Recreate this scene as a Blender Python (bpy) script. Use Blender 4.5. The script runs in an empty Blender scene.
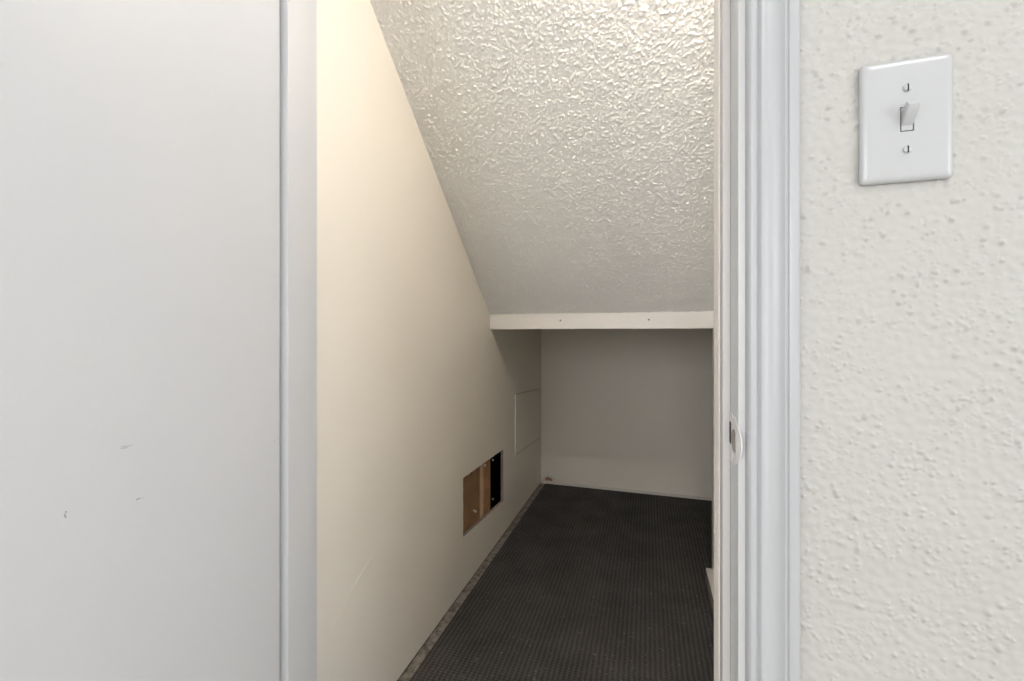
import bpy, bmesh, math, random
import numpy as np
from mathutils import Vector
S = bpy.context.scene
C = S.collection
random.seed(4)

# ------------------------------------------------------------ camera, world, exposure
YAW = math.radians(17.3)
FPX = 435.0
cd = bpy.data.cameras.new('camera')
cam = bpy.data.objects.new('camera', cd); C.objects.link(cam)
cam.location = (0, 0, 1.0); cam.rotation_euler = (math.pi/2, 0, YAW)
cd.sensor_width = 36; cd.lens = FPX/1024*36; cd.shift_y = -5.5/1024
cd.clip_start = 0.01
S.camera = cam
w = bpy.data.worlds.new('world'); S.world = w; w.use_nodes = True
w.node_tree.nodes['Background'].inputs[0].default_value = (.80, .88, 1.0, 1)
w.node_tree.nodes['Background'].inputs[1].default_value = 1.0
S.view_settings.view_transform = 'Standard'; S.view_settings.look = 'None'
S.view_settings.exposure = 1.5; S.view_settings.gamma = 1; S.view_settings.use_curve_mapping = False
BULB = 66.0        # emission strength of closet bulb
HALL = 36.0        # emission strength of hall lamp diffuser
BACK_FILL = 14.5         # added fill light from behind the camera, set in an invented window, watts
ad = bpy.data.lights.new('back_fill', 'AREA'); ad.shape = 'RECTANGLE'; ad.size = 1.5; ad.size_y = 1.2
ad.energy = BACK_FILL; ad.color = (.96, .98, 1.0)
al = bpy.data.objects.new('back_fill', ad); C.objects.link(al)
al.location = (-.7, -2.16, 1.45); al.rotation_euler = (math.radians(90), 0, 0)
SIDE_FILL = 9.5        # added fill light from the right, set in an invented glazed door, watts
ad2 = bpy.data.lights.new('side_fill', 'AREA'); ad2.shape = 'RECTANGLE'; ad2.size = 1.1; ad2.size_y = 1.7
ad2.energy = SIDE_FILL; ad2.color = (.93, .97, 1.0)
al2 = bpy.data.objects.new('side_fill', ad2); C.objects.link(al2)
al2.location = (2.14, -1.0, 1.0); al2.rotation_euler = (math.radians(90), 0, math.radians(90))

# ------------------------------------------------------------ materials
def mat(name, col, rough=.6, bump=None, colvar=None, emit=None, metal=0, spec=.5):
    m = bpy.data.materials.new(name); m.use_nodes = True
    nt = m.node_tree; N = nt.nodes; L = nt.links; b = N['Principled BSDF']
    b.inputs['Base Color'].default_value = (*col, 1); b.inputs['Roughness'].default_value = rough
    b.inputs['Metallic'].default_value = metal; b.inputs['Specular IOR Level'].default_value = spec
    tc = N.new('ShaderNodeTexCoord')
    if colvar:                      # (scale, second colour, detail, low, high)
        n = N.new('ShaderNodeTexNoise'); n.inputs['Scale'].default_value = colvar[0]; n.inputs['Detail'].default_value = colvar[2]
        L.new(tc.outputs['Object'], n.inputs['Vector'])
        r = N.new('ShaderNodeMapRange'); r.inputs[1].default_value = colvar[3]; r.inputs[2].default_value = colvar[4]
        L.new(n.outputs['Fac'], r.inputs[0])
        x = N.new('ShaderNodeMix'); x.data_type = 'RGBA'
        x.inputs[6].default_value = (*col, 1); x.inputs[7].default_value = (*colvar[1], 1)
        L.new(r.outputs[0], x.inputs[0]); L.new(x.outputs[2], b.inputs['Base Color'])
    prev = None
    for (sc, st, dist, det, stretch) in (bump or []):
        mp = N.new('ShaderNodeMapping'); mp.inputs['Scale'].default_value = stretch
        L.new(tc.outputs['Object'], mp.inputs['Vector'])
        n = N.new('ShaderNodeTexNoise'); n.inputs['Scale'].default_value = sc; n.inputs['Detail'].default_value = det
        L.new(mp.outputs[0], n.inputs['Vector'])
        bp = N.new('ShaderNodeBump'); bp.inputs['Strength'].default_value = st; bp.inputs['Distance'].default_value = dist
        L.new(n.outputs['Fac'], bp.inputs['Height'])
        if prev: L.new(prev.outputs[0], bp.inputs['Normal'])
        prev = bp
    if prev: L.new(prev.outputs[0], b.inputs['Normal'])
    if emit:
        b.inputs['Emission Color'].default_value = (*emit[0], 1); b.inputs['Emission Strength'].default_value = emit[1]
    return m
ONE = (1, 1, 1)
CREAM = (.86, .795, .695)
M = {}
M['cream_smooth'] = mat('cream_painted_drywall', CREAM, .5, bump=[(3.5, .6, .014, 2, ONE), (22, .35, .0022, 3, ONE), (160, .25, .0006, 3, ONE)])
M['cream_textured'] = mat('cream_textured_plaster', (.85, .83, .795), .5, bump=[(420, .3, .0005, 2, ONE)])
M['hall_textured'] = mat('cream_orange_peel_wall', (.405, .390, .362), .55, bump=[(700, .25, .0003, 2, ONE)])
M['jamb_paint'] = mat('white_jamb_paint', (.55, .545, .545), .4, bump=[(14, .3, .002, 2, (1, 1, .25)), (60, .3, .0006, 3, (1, 1, .1))])
M['warm_trim'] = mat('warm_white_trim', (.52, .49, .47), .4, bump=[(14, .3, .002, 2, (1, 1, .25)), (60, .3, .0006, 3, (1, 1, .1))])
M['cream_trim'] = mat('cream_painted_trim', (.82, .775, .72), .5, bump=[(90, .3, .001, 3, ONE)])
M['hall_plain'] = mat('hall_paint', (.76, .74, .69), .7, bump=[(120, .4, .001, 3, ONE)])
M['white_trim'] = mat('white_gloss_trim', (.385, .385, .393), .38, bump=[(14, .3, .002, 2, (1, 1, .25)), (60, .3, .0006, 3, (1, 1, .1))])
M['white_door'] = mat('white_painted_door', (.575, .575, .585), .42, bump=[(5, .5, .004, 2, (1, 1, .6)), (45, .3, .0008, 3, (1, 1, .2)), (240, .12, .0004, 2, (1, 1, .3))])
M['white_plastic'] = mat('white_switch_plastic', (.42, .42, .422), .25, bump=[(3, .02, .0005, 1, ONE)])
M['screw_paint'] = mat('white_painted_screw', (.42, .42, .42), .3, bump=[(300, .05, .0003, 1, ONE)])
M['gap_shade'] = mat('recess_shade', (.02, .018, .016), .9, bump=[(40, .2, .001, 1, ONE)])  # near-black colour stands in for shade inside gaps, slots and holes
M['void_shade'] = mat('black_void_shade', (.008, .007, .006), .95, spec=.1, bump=[(90, .4, .002, 3, ONE)])  # black colour stands in for the unlit depth of the wall cavity
M['board'] = mat('brown_board', (.33, .18, .085), .8, colvar=(14, (.24, .14, .06), 4, .35, .65), bump=[(30, .4, .002, 4, (1, 1, .15))])
M['stud'] = mat('pine_stud', (.46, .25, .125), .75, colvar=(18, (.33, .17, .08), 4, .35, .65), bump=[(60, .5, .002, 4, (1, 1, .1))])
M['stud_edge'] = mat('pale_stud_edge', (.60, .43, .28), .75, colvar=(30, (.50, .34, .2), 4, .4, .6), bump=[(60, .5, .002, 4, (1, 1, .2))])
M['plaster'] = mat('white_plaster', (.70, .67, .62), .9, bump=[(200, .6, .001, 4, ONE)])
M['cut_gypsum'] = mat('dusty_cut_gypsum', (.30, .265, .22), .95, bump=[(300, .6, .001, 4, ONE)])
M['strip'] = mat('grimy_wood_strip', (.30, .265, .23), .85, colvar=(38, (.13, .105, .085), 6, .42, .66), bump=[(60, .8, .003, 5, ONE)])
M['caulk'] = mat('pale_caulk', (.66, .61, .54), .7, bump=[(60, .5, .002, 4, ONE)])
M['worn_metal'] = mat('worn_metal', (.36, .31, .31), .45, metal=.3, colvar=(90, (.24, .20, .19), 3, .4, .6), bump=[(200, .3, .0004, 2, ONE)])
M['chipped'] = mat('thick_chipped_paint', (.66, .64, .63), .5, bump=[(160, .8, .0015, 4, ONE)])
M['brass'] = mat('satin_metal', (.55, .53, .50), .3, metal=1, bump=[(300, .05, .0003, 1, ONE)])
M['porcelain'] = mat('white_porcelain', (.8, .8, .78), .3, bump=[(20, .02, .0005, 1, ONE)])
M['bulb'] = mat('glowing_bulb', (.9, .85, .75), .4, emit=((1.0, .98, .96), BULB), bump=[(20, .01, .0005, 1, ONE)])
M['hall_lamp'] = mat('glowing_diffuser', (.9, .9, .88), .4, emit=((.97, .98, 1.0), HALL), bump=[(20, .01, .0005, 1, ONE)])
M['scuff'] = mat('grey_scuff', (.33, .33, .33), .8, bump=[(300, .3, .0004, 2, ONE)])
M['glass'] = mat('window_glass', (.9, .95, 1), .05, bump=[(2, .01, .0005, 1, ONE)])
M['glass'].node_tree.nodes['Principled BSDF'].inputs['Transmission Weight'].default_value = 1

def carpet():
    m = bpy.data.materials.new('charcoal_ribbed_carpet'); m.use_nodes = True
    nt = m.node_tree; N = nt.nodes; L = nt.links; b = N['Principled BSDF']
    b.inputs['Roughness'].default_value = .9; b.inputs['Specular IOR Level'].default_value = .25
    tc = N.new('ShaderNodeTexCoord')
    def mth(op, a, v=None):
        n = N.new('ShaderNodeMath'); n.operation = op
        for i, q in enumerate((a, v)):
            if q is None: continue
            if isinstance(q, (int, float)): n.inputs[i].default_value = q
            else: L.new(q, n.inputs[i])
        return n.outputs[0]
    wob = N.new('ShaderNodeTexNoise'); wob.inputs['Scale'].default_value = 30; L.new(tc.outputs['Object'], wob.inputs['Vector'])
    sp = N.new('ShaderNodeSeparateXYZ'); L.new(tc.outputs['Object'], sp.inputs[0])
    wx = mth('MULTIPLY', wob.outputs['Fac'], 2.6)
    sx = mth('SINE', mth('ADD', mth('MULTIPLY', sp.outputs[0], 2*math.pi/.0150), wx))
    sy = mth('SINE', mth('ADD', mth('MULTIPLY', sp.outputs[1], 2*math.pi/.0105), wx))
    h = mth('ADD', mth('MULTIPLY', sx, .6), mth('MULTIPLY', sy, .32))
    fine = N.new('ShaderNodeTexNoise'); fine.inputs['Scale'].default_value = 260; fine.inputs['Detail'].default_value = 3
    L.new(tc.outputs['Object'], fine.inputs['Vector'])
    h = mth('ADD', h, mth('MULTIPLY', fine.outputs['Fac'], 1.2))
    bp = N.new('ShaderNodeBump'); bp.inputs['Strength'].default_value = .8; bp.inputs['Distance'].default_value = .0022
    L.new(h, bp.inputs['Height']); L.new(bp.outputs[0], b.inputs['Normal'])
    big = N.new('ShaderNodeTexNoise'); big.inputs['Scale'].default_value = 7; big.inputs['Detail'].default_value = 5
    L.new(tc.outputs['Object'], big.inputs['Vector'])
    # yarn tone: rows of lighter loops, plus lint and wear patches
    f = mth('ADD', mth('MULTIPLY', h, .27), mth('MULTIPLY', big.outputs['Fac'], .55))
    r = N.new('ShaderNodeMapRange'); L.new(f, r.inputs[0]); r.inputs[1].default_value = .05; r.inputs[2].default_value = .85
    x = N.new('ShaderNodeMix'); x.data_type = 'RGBA'
    x.inputs[6].default_value = (.020, .0185, .0175, 1); x.inputs[7].default_value = (.115, .108, .100, 1)
    L.new(r.outputs[0], x.inputs[0])
    ln = N.new('ShaderNodeTexNoise'); ln.inputs['Scale'].default_value = 120; ln.inputs['Detail'].default_value = 5; L.new(tc.outputs['Object'], ln.inputs['Vector'])
    lr = N.new('ShaderNodeMapRange'); lr.inputs[1].default_value = .66; lr.inputs[2].default_value = .74; L.new(ln.outputs['Fac'], lr.inputs[0])
    y = N.new('ShaderNodeMix'); y.data_type = 'RGBA'; y.inputs[7].default_value = (.26, .25, .23, 1)
    L.new(lr.outputs[0], y.inputs[0]); L.new(x.outputs[2], y.inputs[6]); L.new(y.outputs[2], b.inputs['Base Color'])
    return m
M['carpet'] = carpet()

# ------------------------------------------------------------ mesh helpers
def add_box(bm, x0, x1, y0, y1, z0, z1, bev=0):
    v = [bm.verts.new(p) for p in ((x0,y0,z0),(x1,y0,z0),(x1,y1,z0),(x0,y1,z0),(x0,y0,z1),(x1,y0,z1),(x1,y1,z1),(x0,y1,z1))]
    fs = [bm.faces.new([v[i] for i in q]) for q in ((3,2,1,0),(4,5,6,7),(0,1,5,4),(1,2,6,5),(2,3,7,6),(3,0,4,7))]
    if bev:
        es = list({e for f in fs for e in f.edges})
        bmesh.ops.bevel(bm, geom=es, offset=bev, segments=3, profile=.5, affect='EDGES')
    return v
def box(*a, bev=0):
    bm = bmesh.new(); add_box(bm, *a, bev=bev); return bm
def prism(pts, fn, a, b):
    """closed profile pts extruded from a to b; fn(p, q, t) -> xyz"""
    bm = bmesh.new()
    A = [bm.verts.new(fn(p, q, a)) for p, q in pts]; B = [bm.verts.new(fn(p, q, b)) for p, q in pts]
    n = len(pts)
    for i in range(n): bm.faces.new((A[i], A[(i+1) % n], B[(i+1) % n], B[i]))
    bm.faces.new(A[::-1]); bm.faces.new(B)
    return bm
def lathe(prof, origin, axis, seg=32, bm=None):
    bm = bm or bmesh.new()
    ax = Vector(axis).normalized(); u = ax.orthogonal().normalized(); v = ax.cross(u)
    rings = []
    for r, h in prof:
        c = Vector(origin) + ax*h
        rings.append([bm.verts.new(c + (u*math.cos(t)+v*math.sin(t))*max(r, 1e-5)) for t in [2*math.pi*k/seg for k in range(seg)]])
    for a, b in zip(rings, rings[1:]):
        for k in range(seg): bm.faces.new((a[k], a[(k+1) % seg], b[(k+1) % seg], b[k]))
    bm.faces.new(rings[0][::-1]); bm.faces.new(rings[-1])
    return bm
def obj(name, bm, m, parent=None, smooth=False):
    bmesh.ops.recalc_face_normals(bm, faces=bm.faces)
    me = bpy.data.meshes.new(name); bm.to_mesh(me); bm.free()
    me.materials.append(m)
    if smooth:
        for p in me.polygons: p.use_smooth = True
        me.set_sharp_from_angle(angle=math.radians(35))
    o = bpy.data.objects.new(name, me); C.objects.link(o)
    if parent: 
        o.parent = parent
        q = parent
        while q: o.location -= Vector(q.location); q = q.parent
    return o
def struct(name, bm, m, smooth=False, label=None):
    o = obj(name, bm, m, None, smooth); o['kind'] = 'structure'
    if label: o['label'] = label
    return o
def thing(name, label, cat, loc=(0, 0, 0), group=None):
    o = bpy.data.objects.new(name, None); C.objects.link(o); o.location = loc
    o['label'] = label; o['category'] = cat
    if group: o['group'] = group
    return o

# 2-D gradient noise on numpy arrays
_rng = np.random.RandomState(11)
_perm = _rng.permutation(512); _ang = _rng.rand(512)*2*np.pi
def noise2(x, y):
    xi = np.floor(x).astype(int); yi = np.floor(y).astype(int); xf = x-xi; yf = y-yi
    u = xf**3*(xf*(xf*6-15)+10); v = yf**3*(yf*(yf*6-15)+10)
    def g(i, j, dx, dy):
        a = _ang[_perm[(_perm[i % 512] + j) % 512]]
        return np.cos(a)*dx + np.sin(a)*dy
    a = g(xi, yi, xf, yf); b = g(xi+1, yi, xf-1, yf); c = g(xi, yi+1, xf, yf-1); d = g(xi+1, yi+1, xf-1, yf-1)
    return (a+(b-a)*u)*(1-v) + (c+(d-c)*u)*v
def sstep(a, b, x):
    t = np.clip((x-a)/(b-a), 0, 1); return t*t*(3-2*t)
def grid_mesh(name, P, m, smooth=True):
    """P: (n, k, 3) array of points"""
    n, k = P.shape[:2]
    me = bpy.data.meshes.new(name)
    idx = np.arange(n*k).reshape(n, k)
    F = np.stack([idx[:-1, :-1], idx[1:, :-1], idx[1:, 1:], idx[:-1, 1:]], -1).reshape(-1, 4)
    me.vertices.add(n*k); me.vertices.foreach_set('co', P.reshape(-1).astype(np.float32))
    me.loops.add(F.size); me.loops.foreach_set('vertex_index', F.reshape(-1).astype(np.int32))
    me.polygons.add(len(F)); me.polygons.foreach_set('loop_start', np.arange(0, F.size, 4, dtype=np.int32))
    me.polygons.foreach_set('loop_total', np.full(len(F), 4, dtype=np.int32))
    me.update(calc_edges=True); me.validate()
    me.polygons.foreach_set('use_smooth', np.ones(len(F), dtype=bool))
    me.materials.append(m)
    o = bpy.data.objects.new(name, me); C.objects.link(o)
    return o

# ------------------------------------------------------------ key dimensions
XL = -.685            # closet left wall
XR = .25              # closet right wall
YH = 1.86             # front face of the header beam
YB = 2.862            # back wall
ZH0, ZH1 = 1.0255, 1.094   # header bottom / top
SL = .862             # slope of the stair soffit (rise per metre towards the door)
Y0, Y1 = .49, .59     # door wall, hall face / closet face
JL, JR = -.531, .0877 # jamb faces
HEAD = 2.03
def zc(y): return ZH1 + (YH-y)*SL

# ------------------------------------------------------------ floors
bm = box(XL-.05, XR, .60, YB+.02, -.03, -.001)
add_box(bm, -.655, .228, .60, YB-.004, -.01, .004)
add_box(bm, .228, .62, 1.935, YB-.004, -.01, .004)
add_box(bm, JL+.002, JR-.002, .53, .60, -.01, .004)
struct('floor', bm, M['carpet'])
struct('floor_hall', box(-1.6, 2.2, -2.2, .53, -.02, 0), mat('beige_hall_carpet', (.62, .58, .52), .95, bump=[(220, .6, .004, 4, ONE)]))
# ------------------------------------------------------------ left wall, with a sawn opening
def outline_wall(name, outer, holes, fn, thick, m):
    """outer/holes: lists of (a,b); fn(a,b,d)->xyz. A slab with openings."""
    bm = bmesh.new(); edges = []
    for loop in [outer]+holes:
        vs = [bm.verts.new(fn(a, b, 0)) for a, b in loop]
        edges += [bm.edges.new((vs[i], vs[(i+1) % len(vs)])) for i in range(len(vs))]
    bmesh.ops.triangle_fill(bm, use_beauty=True, use_dissolve=False, edges=edges)
    r = bmesh.ops.extrude_face_region(bm, geom=list(bm.faces))
    off = Vector(fn(0, 0, thick)) - Vector(fn(0, 0, 0))
    for v in [g for g in r['geom'] if isinstance(g, bmesh.types.BMVert)]: v.co += off
    return struct(name, bm, m)
def ragged(pts, amp, step):
    out = []
    for i in range(len(pts)):
        a = Vector(pts[i]); b = Vector(pts[(i+1) % len(pts)]); n = max(2, int((b-a).length/step))
        for k in range(n):
            p = a.lerp(b, k/n); j = amp if k else 0
            if random.random() < .12: j *= 2.2
            out.append((p.x+random.uniform(-j, j), p.y+random.uniform(-j, j)))
    return out
hole = ragged([(1.56, .214), (2.052, .174), (2.052, .432), (1.56, .443)], .0012, .010)
PAN = [(2.256, .350), (2.825, .318), (2.827, .640), (2.262, .676)]
phole = [(2.2535, .3465), (2.8285, .3145), (2.8305, .6435), (2.2595, .6795)]
out = [(Y1, .010), (YB, .010), (YB, 1.10), (YH+.07, 1.10), (Y1, zc(Y1)+.02)]
wl = outline_wall('wall_left', out, [hole, phole], lambda a, b, d: (XL-d, a, b), .0127, M['cream_smooth'])
wl.data.materials.append(M['cut_gypsum'])
for p in wl.data.polygons:
    if abs(p.normal.x) < .5: p.material_index = 1
obj('wall_foot_gap', box(XL-.030, XL-.0135, Y1, YB, 0, .10), M['gap_shade'], wl)  # dark backing paints the shade under the raised wall foot
obj('panel_gap', box(XL-.030, XL-.0135, 2.20, 2.85, .28, .72), M['gap_shade'], wl)  # dark backing paints the shade in the seam round the panel
# trowel ridges low on the wall, brush ridges of dried paint
def ridge(y, z, ln, ang, wd, ht):
    bm = bmesh.new(); n = 14; rows = []
    for i in range(n+1):
        t = i/n; s = math.sin(math.pi*t)**.7
        cy = y+math.cos(ang)*ln*(t-.5); cz = z+math.sin(ang)*ln*(t-.5)+.003*math.sin(t*5+y*40)
        nx, nz = -math.sin(ang), math.cos(ang)
        rows.append([bm.verts.new((XL-.0003+ht*s*k, cy+nx*wd*s*o, cz+nz*wd*s*o)) for o, k in ((-1, 0), (-.4, .7), (0, 1), (.5, .6), (1, 0))])
    for a, b in zip(rows, rows[1:]):
        for k in range(4): bm.faces.new((a[k], a[k+1], b[k+1], b[k]))
    return bm
for (y, z, ln, ang, wd, ht) in ((.93, .40, .15, .5, .0026, .0015), (.85, .345, .07, .5, .0022, .0012), (1.02, .56, .10, .35, .0022, .0009), (.97, .37, .05, .45, .0020, .0012)):
    obj('paint_ridge', ridge(y, z, ln, ang, wd, ht), M['cream_smooth'], wl, True)
# what shows inside the opening
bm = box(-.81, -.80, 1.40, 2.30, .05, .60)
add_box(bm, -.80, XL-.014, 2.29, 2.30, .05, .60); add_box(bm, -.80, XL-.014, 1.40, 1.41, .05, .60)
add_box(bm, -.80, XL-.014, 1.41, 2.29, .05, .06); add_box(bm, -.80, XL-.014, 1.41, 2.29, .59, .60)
struct('wall_cavity', bm, M['void_shade'])
def wood(name, label, y0, y1, x0, x1, m):
    b = box(x0, x1, y0, y1, .07, .58, bev=.0015)
    o = obj(name, b, m); o['label'] = label; o['category'] = 'stud'; return o
o = wood('backing_board', 'brown board seen in left half of the opening sawn in the wall', 1.45, 1.795, -.722, -.708, M['board']); o['category'] = 'board'
wood('wall_stud', 'narrow pale-edged wood strip upright inside the opening in the wall', 1.798, 1.822, -.738, -.700, M['stud_edge'])
wood('wall_stud', 'reddish wooden stud beside the black gap in the wall opening', 1.825, 1.925, -.760, -.706, M['stud'])
for y, z, r in ((1.935, .41, .006), (1.935, .225, .006), (1.70, .262, .005), (1.72, .25, .006), (1.564, .235, .003), (1.83, .415, .007), (1.80, .42, .005)):
    bm = bmesh.new(); bmesh.ops.create_icosphere(bm, subdivisions=2, radius=r)
    for v in bm.verts: v.co = Vector((XL-.012+v.co.x*.6, y+v.co.y*random.uniform(.7, 1.2), z+v.co.z*random.uniform(.6, 1.1)))
    obj('plaster_crumb', bm, M['plaster'], wl, True)

# ------------------------------------------------------------ access cover near the back corner
t = thing('access_panel', 'thin cream-painted cover panel flat on the left wall near the back corner', 'panel', (XL, 2.55, .34))
def rag_panel():
    pts = ragged(PAN, .0005, .02)
    bm = prism(pts, lambda a, b, d: (XL+d, a, b), -.008, .0008)
    return bm
obj('cover_sheet', rag_panel(), M['cream_smooth'], t)
lip = prism([(2.252, .348), (2.263, .352), (2.263, .52), (2.269, .677), (2.258, .679), (2.251, .5)], lambda a, b, d: (XL+d, a, b), .0, .0045)
o = obj('lifted_edge', lip, M['cream_trim'], t); o['label'] = 'pale lifted front edge'

# ------------------------------------------------------------ back wall, niche, right wall
def back():
    pts = [(XL, 0), (.66, 0), (.66, 1.10), (XL, 1.10)]
    gap = [(-.655, .022), (-.650, .031), (-.640, .040), (-.628, .046), (-.612, .044), (-.600, .036), (-.590, .024), (-.600, .019), (-.625, .020), (-.645, .018)]
    gap = [(a-.013, b) for a, b in gap]
    return outline_wall('wall_back', pts, [gap], lambda a, b, d: (a, YB+d, b), .0127, M['cream_smooth'])
wb = back()
rim = bmesh.new()
for a, b, r in ((-.662, .028, .012), (-.650, .042, .008), (-.630, .052, .008), (-.607, .050, .008), (-.592, .038, .008), (-.666, .016, .012), (-.640, .012, .010)):
    q = bmesh.ops.create_icosphere(rim, subdivisions=2, radius=r)['verts']
    for v in q: v.co = Vector((v.co.x*1.1+a-.008, v.co.y*.35+YB, v.co.z*.7+b))
obj('plaster_rim', rim, M['plaster'], wb, True)
obj('gap_backing', box(-.69, -.56, YB+.008, YB+.03, .0, .08), M['stud'], wb)
struct('trim_back_floor', prism([(0, 0), (-.010, 0), (-.006, .010), (0, .016)], lambda a, b, d: (d, YB+a, b+.003), XL+.03, .62), M['caulk'])
struct('ceiling_niche', box(XL-.0127, .66, YH+.07, YB+.0127, 1.06, 1.10), M['cream_smooth'])
struct('wall_niche_right', box(.62, .66, 1.93, YB, 0, 1.06), M['cream_smooth'])
struct('wall_niche_front', box(XR+.05, .62, 1.88, 1.93, 0, 1.06), M['cream_smooth'])
bm = prism([(Y1, 0), (1.93, 0), (1.93, ZH0+.035), (YH, ZH1-.01), (Y1, zc(Y1))], lambda a, b, d: (d, a, b), XR, XR+.05)
wr = struct('wall_right', bm, M['cream_smooth'])
# low block along foot of right wall
bm = box(.225, XR, .60, 1.915, .0, .050)
bb = struct('baseboard_right', bm, M['strip'])
obj('baseboard_cap', box(.226, XR, .60, 1.92, .050, .056, bev=.0015), M['cream_trim'], bb)
# grimy strip along foot of left wall, built as an uneven slab
n = 230; k = 7
P = np.zeros((n, k, 3)); yy = np.linspace(.60, YB-.02, n)[:, None]; tt = np.linspace(0, 1, k)[None, :]
P[..., 0] = XL + .0 + tt*.033 + .0025*noise2(yy*30, tt*0+3)*(tt > .9)
P[..., 1] = yy
P[..., 2] = .0045 + .004*noise2(yy*35+7, tt*3) + .003*noise2(yy*90, tt*6+5)
P[:, -1, 2] = .001
o = grid_mesh('trim_left_floor', P, M['strip']); o['kind'] = 'structure'
# header beam
hb = struct('trim_header', box(XL, XR+.02, YH, YH+.07, ZH0, ZH1+.01, bev=.0015), M['cream_trim'])
for px in (-.36, .005):
    o = obj('nail_dimple', lathe([(.0045, 0), (.003, .0008), (.0001, .0009)], (px, YH+.0002, 1.063), (0, -1, 0), 12), M['strip'], hb)
# ------------------------------------------------------------ sloped textured ceiling
rise = SL; ln = math.hypot(1, rise)
ny, nx = 640, 400
ys = np.concatenate([np.linspace(YH+.012, .93, 1100), np.linspace(.926, Y1, 70)])[:, None]; xs = np.linspace(XL-.002, XR+.002, 760)[None, :]
u = xs+0*ys; v = (YH-ys)*ln+0*xs
def splats(u0, u1, v0, v1, res, layers, seed):
    """height map of plaster blobs: each blob an elongated bump; layers = (count, r_min, r_max, height, cluster)"""
    R = np.random.RandomState(seed); nu = int((u1-u0)/res)+1; nv = int((v1-v0)/res)+1
    Hm = np.zeros((nu, nv))
    for cnt, r0, r1, ht, cl in layers:
        cu = R.uniform(u0, u1, cnt); cv = R.uniform(v0, v1, cnt)
        if cl: 
            keep = noise2(cu*cl+seed, cv*cl) + R.uniform(-.25, .25, cnt) > 0; cu = cu[keep]; cv = cv[keep]
        for a, b in zip(cu, cv):
            ra = R.uniform(r0, r1); rb = ra*R.uniform(.55, .95); th = R.uniform(0, math.pi); hh = ht*R.uniform(.4, 1)
            i0 = max(0, int((a-ra-u0)/res)); i1 = min(nu, int((a+ra-u0)/res)+2); j0 = max(0, int((b-ra-v0)/res)); j1 = min(nv, int((b+ra-v0)/res)+2)
            if i1 <= i0 or j1 <= j0: continue
            du = u0+np.arange(i0, i1)[:, None]*res-a; dv = v0+np.arange(j0, j1)[None, :]*res-b
            p = du*math.cos(th)+dv*math.sin(th); q = -du*math.sin(th)+dv*math.cos(th)
            d2 = (p/ra)**2+(q/rb)**2
            k = hh*np.clip(1-d2, 0, 1)**.8
            Hm[i0:i1, j0:j1] = np.maximum(Hm[i0:i1, j0:j1], k) + .3*np.minimum(Hm[i0:i1, j0:j1], k)
    Hp = np.pad(Hm, 1, mode='edge')      # soften the rims a little
    return sum(Hp[a:a+nu, b:b+nv]*wt for a, b, wt in ((1, 1, .4), (0, 1, .15), (2, 1, .15), (1, 0, .15), (1, 2, .15)))
def sample(Hm, u0, v0, res, u, v):
    x = np.clip((u-u0)/res, 0, Hm.shape[0]-1.001); y = np.clip((v-v0)/res, 0, Hm.shape[1]-1.001)
    i = x.astype(int); j = y.astype(int); a = x-i; b = y-j
    return (Hm[i, j]*(1-a)+Hm[i+1, j]*a)*(1-b) + (Hm[i, j+1]*(1-a)+Hm[i+1, j+1]*a)*b
def splatter(u, v):
    Hm = splats(XL-.01, XR+.01, -.01, 1.40, .0013, ((17000, .0032, .0058, .0031, 0), (24000, .0020, .0036, .0021, 0)), 3)
    return sample(Hm, XL-.01, -.01, .0013, u, v) + noise2(u*14+5, v*14)*.0012 + noise2(u*200, v*200)*.0003
H = splatter(u, v)
nrm = np.array([0, -rise, -1])/ln
P = np.stack([u+0*H, ys+0*u, zc(ys)+0*u], -1) + H[..., None]*nrm
o = grid_mesh('ceiling_slope', P, M['cream_textured']); o['kind'] = 'structure'
# solid backing above the slope
struct('ceiling_deck', prism([(Y1, zc(Y1)+.012), (YH+.07, ZH1+.012-.07*SL+.04), (YH+.07, ZH1+.12), (Y1, zc(Y1)+.12)], lambda a, b, d: (d, a, b), XL-.02, XR+.05), M['hall_plain'])

# ------------------------------------------------------------ door wall
XC = .1385            # outer edge of right casing
def tens(segs):
    out = [segs[0][0]]
    for a, b, st in segs:
        k = max(1, round((b-a)/st)); out += list(a+(b-a)*np.arange(1, k+1)/k)
    return np.array(out)
gx = tens([(XC-.030, .345, .0009), (.345, .6, .004), (.6, 2.2, .04)]); gz = tens([(0, .58, .02), (.58, 1.42, .0010), (1.42, 2.44, .02)])
U, V = np.meshgrid(gx, gz, indexing='ij')
def orange_peel(u, v):
    Hm = splats(XC-.035, .62, .3, 1.6, .0009, ((6500, .0014, .0030, .0027, 24), (30000, .0008, .0017, .0019, 30), (260, .0022, .0040, .0032, 0)), 8)
    return sample(Hm, XC-.035, .3, .0009, u, v) + noise2(u*11+5, v*13)*.0022 + noise2(u*130+5, v*140)*.0011
H = orange_peel(U, V)
P = np.stack([U, Y0 - H, V], -1)
o = grid_mesh('wall_door_right', P, M['hall_textured']); o['kind'] = 'structure'
struct('wall_core_right', box(JR+.018, 2.2, Y0+.004, Y1, 0, 2.44), M['cream_smooth'])
struct('wall_door_left', box(-1.6, JL-.018, Y0, Y1, 0, 2.44), M['hall_plain'])
struct('wall_over_door', box(JL-.018, JR+.018, Y0+.004, Y1, HEAD+.018, 2.44), M['hall_plain'])

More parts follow.
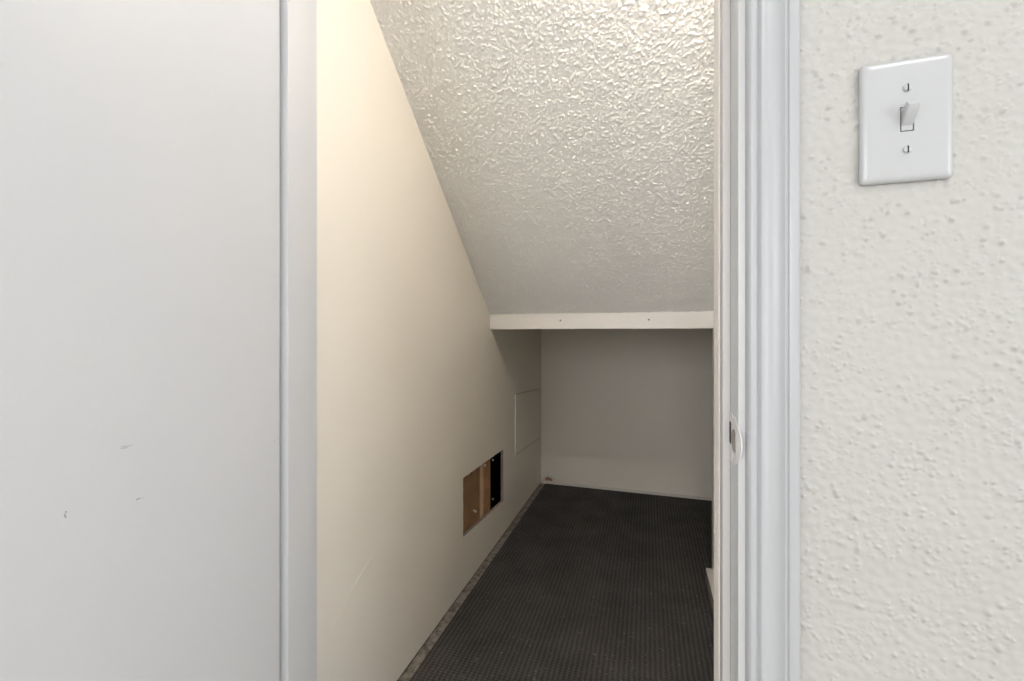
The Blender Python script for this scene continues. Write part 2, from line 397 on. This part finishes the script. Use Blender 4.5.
# jamb: two legs and a head with stops
jm = struct('trim_jamb_right', box(JR, JR+.018, Y0-.001, Y1, 0, HEAD, bev=.001), M['jamb_paint'], True)
obj('door_stop', box(JR-.0082, JR, .53, Y1+.001, 0, HEAD-.012, bev=.0012), M['warm_trim'], jm, True)
obj('paint_edge', box(JR-.0090, JR-.0080, .551, Y1+.001, 0, HEAD-.012, bev=.0003), M['cream_trim'], jm)
jl = struct('trim_jamb_left', box(JL-.018, JL, Y0-.001, Y1, 0, HEAD, bev=.001), M['white_trim'], True)
obj('door_stop', box(JL, JL+.0158, .5235, Y1-.006, 0, HEAD-.012, bev=.0012), M['jamb_paint'], jl, True)
jh = struct('trim_jamb_head', box(JL-.018, JR+.018, Y0-.001, Y1, HEAD, HEAD+.018, bev=.001), M['white_trim'], True)
obj('door_stop', box(JL+.001, JR-.001, .53, Y1, HEAD-.012, HEAD, bev=.0012), M['white_trim'], jh, True)

# fluted casing profile: (distance from inner edge, projection from wall)
prof = [(0, 0), (0, .0075), (.0008, .0095), (.003, .0115), (.0055, .0120), (.0072, .0115), (.0082, .0108), (.0092, .0108), (.0102, .0125),
        (.012, .0138), (.0145, .0138), (.0165, .0126), (.019, .0117), (.0225, .0116), (.026, .0124), (.029, .0140), (.0315, .0158), (.0322, .0158),
        (.0332, .0150), (.0342, .0151), (.035, .0164), (.037, .0170), (.0425, .0172), (.0438, .0162), (.0445, .0145), (.0445, 0)]
cx = .0940
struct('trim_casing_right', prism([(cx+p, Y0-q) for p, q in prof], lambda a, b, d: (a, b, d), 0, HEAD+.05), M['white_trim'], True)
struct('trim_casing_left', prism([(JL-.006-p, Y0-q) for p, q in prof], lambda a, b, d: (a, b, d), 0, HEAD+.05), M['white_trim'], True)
struct('trim_casing_head', prism([(HEAD+.006+p, Y0-q) for p, q in prof], lambda a, b, d: (d, b, a), JL-.006, cx), M['white_trim'], True)
struct('trim_caulk', prism([(XC-.0005, Y0-.006), (XC+.0016, Y0-.0005), (XC+.001, Y0+.003), (XC-.0005, Y0+.003)], lambda a, b, d: (a, b, d), 0, HEAD+.05), M['hall_plain'])

# strike plate with its lip curling round the jamb edge
def strike():
    bm = bmesh.new(); zc0 = .889; R = .0265; n = 24; m = 14; rows = []
    for i in range(n+1):
        z = zc0 - R + 2*R*i/n; e = math.sqrt(max(0, 1-((z-zc0)/R)**2))
        y_end = .518 - .036*e**.8; row = []
        for j in range(m+1):
            s = .529 + (y_end-.529)*j/m
            bend = max(0, .495-s); x = JR-.0011 + bend*.10 + bend*bend*9
            row.append((x, s, z))
        rows.append(row)
    T = [[bm.verts.new(p) for p in r] for r in rows]
    B = [[bm.verts.new((p[0]+.0010, p[1], p[2])) for p in r] for r in rows]
    for i in range(n):
        for j in range(m):
            bm.faces.new((T[i][j], T[i][j+1], T[i+1][j+1], T[i+1][j])); bm.faces.new((B[i][j], B[i+1][j], B[i+1][j+1], B[i][j+1]))
        bm.faces.new((T[i][m], B[i][m], B[i+1][m], T[i+1][m])); bm.faces.new((T[i][0], T[i+1][0], B[i+1][0], B[i][0]))
    return bm
sp = obj('strike_plate', strike(), M['chipped'], jm, True); sp['label'] = 'strike plate crusted with chipped white paint'
def patch(pts, x, m, name, th=.0005):
    return obj(name, prism(pts, lambda a, b, d: (d, a, b), x-th, x), m, sp)
patch([(.5285, .883), (.5215, .8815), (.521, .905), (.5285, .9055)], JR-.0011, M['gap_shade'], 'latch_hole')
patch([(.516, .884), (.508, .878), (.4965, .8785), (.4960, .888), (.4970, .892), (.4962, .899), (.503, .9015), (.512, .899), (.518, .895)], JR-.0011, M['worn_metal'], 'worn_patch')
for z in (.914, .872):
    obj('screw_head', lathe([(.0034, 0), (.0030, .0008), (.0008, .0011)], (JR-.0009, .512, z), (-1, 0, 0), 14), M['chipped'], sp, True)

# ------------------------------------------------------------ door leaf, swung open beside the camera
XD = -.478
dl = struct('door_1', box(XD-.035, XD, -.142, .472, .012, 2.022, bev=.0015), M['white_door'], True, 'white painted flush door standing open at left')
for z in (.25, 1.78):
    obj('hinge_leaf', box(JL, JL+.0025, .488, .520, z-.045, z+.045, bev=.0006), M['brass'], dl)
    obj('hinge_barrel', lathe([(.006, -.045), (.006, .045), (.004, .050)], (JL+.010, .4775, z), (0, 0, 1), 16), M['brass'], dl, True)
kb = obj('door_knob', lathe([(.032, 0), (.032, .004), (.013, .009), (.011, .026), (.020, .034), (.026, .044), (.025, .056), (.014, .062)], (XD, -.08, .92), (1, 0, 0)), M['brass'], dl, True)
# small dings and scuffs in the paint of the door
def ding(y, z, w_, h_, ang, m, th=.0004):
    pts = []
    for k in range(10):
        a = 2*math.pi*k/10; r = 1+random.uniform(-.25, .25)
        p, q = math.cos(a)*w_*r, math.sin(a)*h_*r
        pts.append((y+p*math.cos(ang)-q*math.sin(ang), z+p*math.sin(ang)+q*math.cos(ang)))
    return prism(pts, lambda a, b, d: (XD+d, a, b), 0, th)
def door_at(px, py):
    a = math.atan((px-512)/FPX) - YAW; y = -(-XD)/math.tan(a) if a else 0
    y = abs(XD/math.tan(a)); Z = -XD*math.sin(YAW)+y*math.cos(YAW)
    return y, 1-(py-335)/FPX*Z
for px, py, w_, h_, ang, m in ((65, 516, .0007, .0022, .25, 'scuff'), (66, 512, .0006, .0010, .6, 'scuff'), (138, 499, .0022, .0007, .15, 'scuff'), (143, 498, .0013, .0005, -.3, 'screw_paint'),
                              (126, 446, .0050, .0006, -.1, 'screw_paint'), (124, 448, .0035, .0004, -.1, 'scuff'), (274, 441, .0010, .0008, 0, 'screw_paint')):
    y, z = door_at(px, py)
    obj('paint_ding', ding(y, z, w_, h_, ang, M[m]), M[m], dl)

# ------------------------------------------------------------ light switch
SX, SZ = .2246, 1.1958
YW = Y0 - .0018
sw = thing('light_switch', 'white toggle light switch plate on the textured cream wall', 'light switch', (SX, YW, SZ))
def plate():
    bm = bmesh.new(); W, Hh, T = .0348, .0557, .0055
    rings = []
    for inset, d in ((0, 0), (0, .0018), (.0006, .0030), (.0018, .0042), (.0036, .0050), (.0060, .0054), (.0090, .0055)):
        a, b = W-inset, Hh-inset; r = max(.0006, .0030-inset*.2); ring = []
        for (sx, sy, a0) in ((1, 1, 0), (-1, 1, 90), (-1, -1, 180), (1, -1, 270)):
            for q in range(5):
                t_ = math.radians(a0+q*22.5)
                ring.append((SX+sx*(a-r)+math.cos(t_)*r, YW-d, SZ+sy*(b-r)+math.sin(t_)*r))
        rings.append([bm.verts.new(p) for p in ring])
    n = len(rings[0])
    for a, b in zip(rings, rings[1:]):
        for k in range(n): bm.faces.new((a[k], a[(k+1) % n], b[(k+1) % n], b[k]))
    bm.faces.new(rings[0][::-1])
    # front face with the slot
    hv = [bm.verts.new((SX+x_, YW-.0055, SZ+z_)) for x_, z_ in ((-.0052, -.0112), (.0052, -.0112), (.0052, .0112), (-.0052, .0112))]
    he = [bm.edges.new((hv[i], hv[(i+1) % 4])) for i in range(4)]
    oe = [bm.edges.get((rings[-1][k], rings[-1][(k+1) % n])) for k in range(n)]
    bmesh.ops.triangle_fill(bm, use_beauty=True, edges=he+oe)
    bk = [bm.verts.new((v.co.x, YW-.0012, v.co.z)) for v in hv]
    for i in range(4): bm.faces.new((hv[i], hv[(i+1) % 4], bk[(i+1) % 4], bk[i]))
    return bm
obj('switch_plate', plate(), M['white_plastic'], sw, True)
obj('switch_slot', box(SX-.0052, SX+.0052, YW-.0016, YW-.0010, SZ-.012, SZ+.012), M['gap_shade'], sw)
def toggle():
    bm = bmesh.new()
    # base rocker inside the slot, lever tilted upward and tapering
    add_box(bm, SX-.0042, SX+.0042, YW-.0058, YW-.0016, SZ-.0105, SZ+.0105, bev=.0006)
    d = Vector((0, -math.cos(math.radians(47)), math.sin(math.radians(47)))); up = Vector((0, d.z, -d.y))
    rings = []
    for t_, hw, hh in ((0, .0044, .0044), (.004, .0044, .0047), (.012, .0043, .0042), (.0182, .0043, .0036), (.0190, .0038, .0030)):
        c = Vector((SX, YW-.002, SZ-.0035)) + d*t_
        ring = []
        for (sx, sy, a0) in ((1, 1, 0), (-1, 1, 90), (-1, -1, 180), (1, -1, 270)):
            for q in range(4):
                a = math.radians(a0+q*30); r = .0009
                ring.append(bm.verts.new(c + Vector((1, 0, 0))*(sx*(hw-r)+math.cos(a)*r) + up*(sy*(hh-r)+math.sin(a)*r)))
        rings.append(ring)
    for a, b in zip(rings, rings[1:]):
        for k in range(16): bm.faces.new((a[k], a[(k+1) % 16], b[(k+1) % 16], b[k]))
    bm.faces.new(rings[-1]); bm.faces.new(rings[0][::-1])
    return bm
obj('toggle', toggle(), M['white_plastic'], sw, True)
for dz in (.0280, -.0280):
    bm = lathe([(.0034, 0), (.0034, .0008), (.0028, .0018), (.0012, .0022)], (SX, YW-.0052, SZ+dz), (0, -1, 0), 20)
    s_ = obj('screw', bm, M['screw_paint'], sw, True)
    obj('screw_slot', box(SX-.0005, SX+.0005, YW-.0076, YW-.0060, SZ+dz-.0030, SZ+dz+.0030), M['gap_shade'], s_)

# ------------------------------------------------------------ lamps
LY, LX = .665, .18
cl = thing('closet_lamp', 'bare round bulb in a white porcelain holder under the sloped ceiling', 'lamp', (LX, LY, zc(LY)))
dn = Vector((0, -SL, -1)).normalized()
o0 = Vector((LX, LY, zc(LY)-.001))
obj('lamp_holder', lathe([(.052, 0), (.054, .006), (.046, .016), (.028, .024), (.022, .04), (.021, .05)], o0, (0, 0, -1)), M['porcelain'], cl, True)
pr = [(.013, .048), (.015, .056)] + [(.034*math.sin(a), .092-.034*math.cos(a)) for a in [math.radians(q) for q in range(30, 181, 15)]]
obj('bulb', lathe(pr, o0, (0, 0, -1)), M['bulb'], cl, True)
hl = thing('ceiling_lamp', 'round flush ceiling lamp in the hall above the doorway', 'lamp', (.85, -.45, 2.44))
obj('lamp_base', lathe([(.10, 0), (.105, .02), (.09, .025)], (.85, -.45, 2.44), (0, 0, -1)), M['porcelain'], hl, True)
obj('lamp_diffuser', lathe([(.087, .025), (.085, .05), (.07, .07), (.04, .084), (.002, .088)], (.85, -.45, 2.44), (0, 0, -1)), M['hall_lamp'], hl, True)

# ------------------------------------------------------------ the hall around the camera
struct('ceiling', box(-1.6, 2.2, -2.2, Y1, 2.44, 2.50), M['hall_plain'])
struct('wall_hall_left', box(-1.66, -1.6, -2.2, Y1, 0, 2.44), M['hall_plain'])
bm = box(2.2, 2.26, -2.2, -1.6, 0, 2.44); add_box(bm, 2.2, 2.26, -.4, Y1, 0, 2.44); add_box(bm, 2.2, 2.26, -1.6, -.4, 2.0, 2.44)
struct('wall_hall_right', bm, M['hall_plain'])
dg = struct('added_door_2', box(2.22, 2.225, -1.6, -.4, 0, 2.0), M['glass'])  # invented glazed door, put in as a setting for the side fill
bm = box(2.205, 2.25, -1.6, -1.52, 0, 2.0); add_box(bm, 2.205, 2.25, -.48, -.4, 0, 2.0); add_box(bm, 2.205, 2.25, -1.52, -.48, 0, .1); add_box(bm, 2.205, 2.25, -1.52, -.48, 1.92, 2.0)
obj('added_door_frame', bm, M['white_trim'], dg)
bm = box(-1.6, 2.2, -2.3, -2.22, 0, .8)
add_box(bm, -1.6, 2.2, -2.3, -2.22, 2.1, 2.44); add_box(bm, -1.6, -1.5, -2.3, -2.22, .8, 2.1); add_box(bm, .1, 2.2, -2.3, -2.22, .8, 2.1)
struct('wall_hall_back', bm, M['hall_plain'])
wn = struct('added_window_1', box(-1.5, .1, -2.275, -2.27, .8, 2.1), M['glass'])  # invented window, added to go with the fill light behind the camera
fr = box(-1.5, -1.45, -2.29, -2.23, .8, 2.1); add_box(fr, .05, .1, -2.29, -2.23, .8, 2.1); add_box(fr, -1.45, .05, -2.29, -2.23, .8, .85); add_box(fr, -1.45, .05, -2.29, -2.23, 2.05, 2.1); add_box(fr, -.72, -.68, -2.29, -2.23, .85, 2.05)
obj('added_window_frame', fr, M['white_trim'], wn)
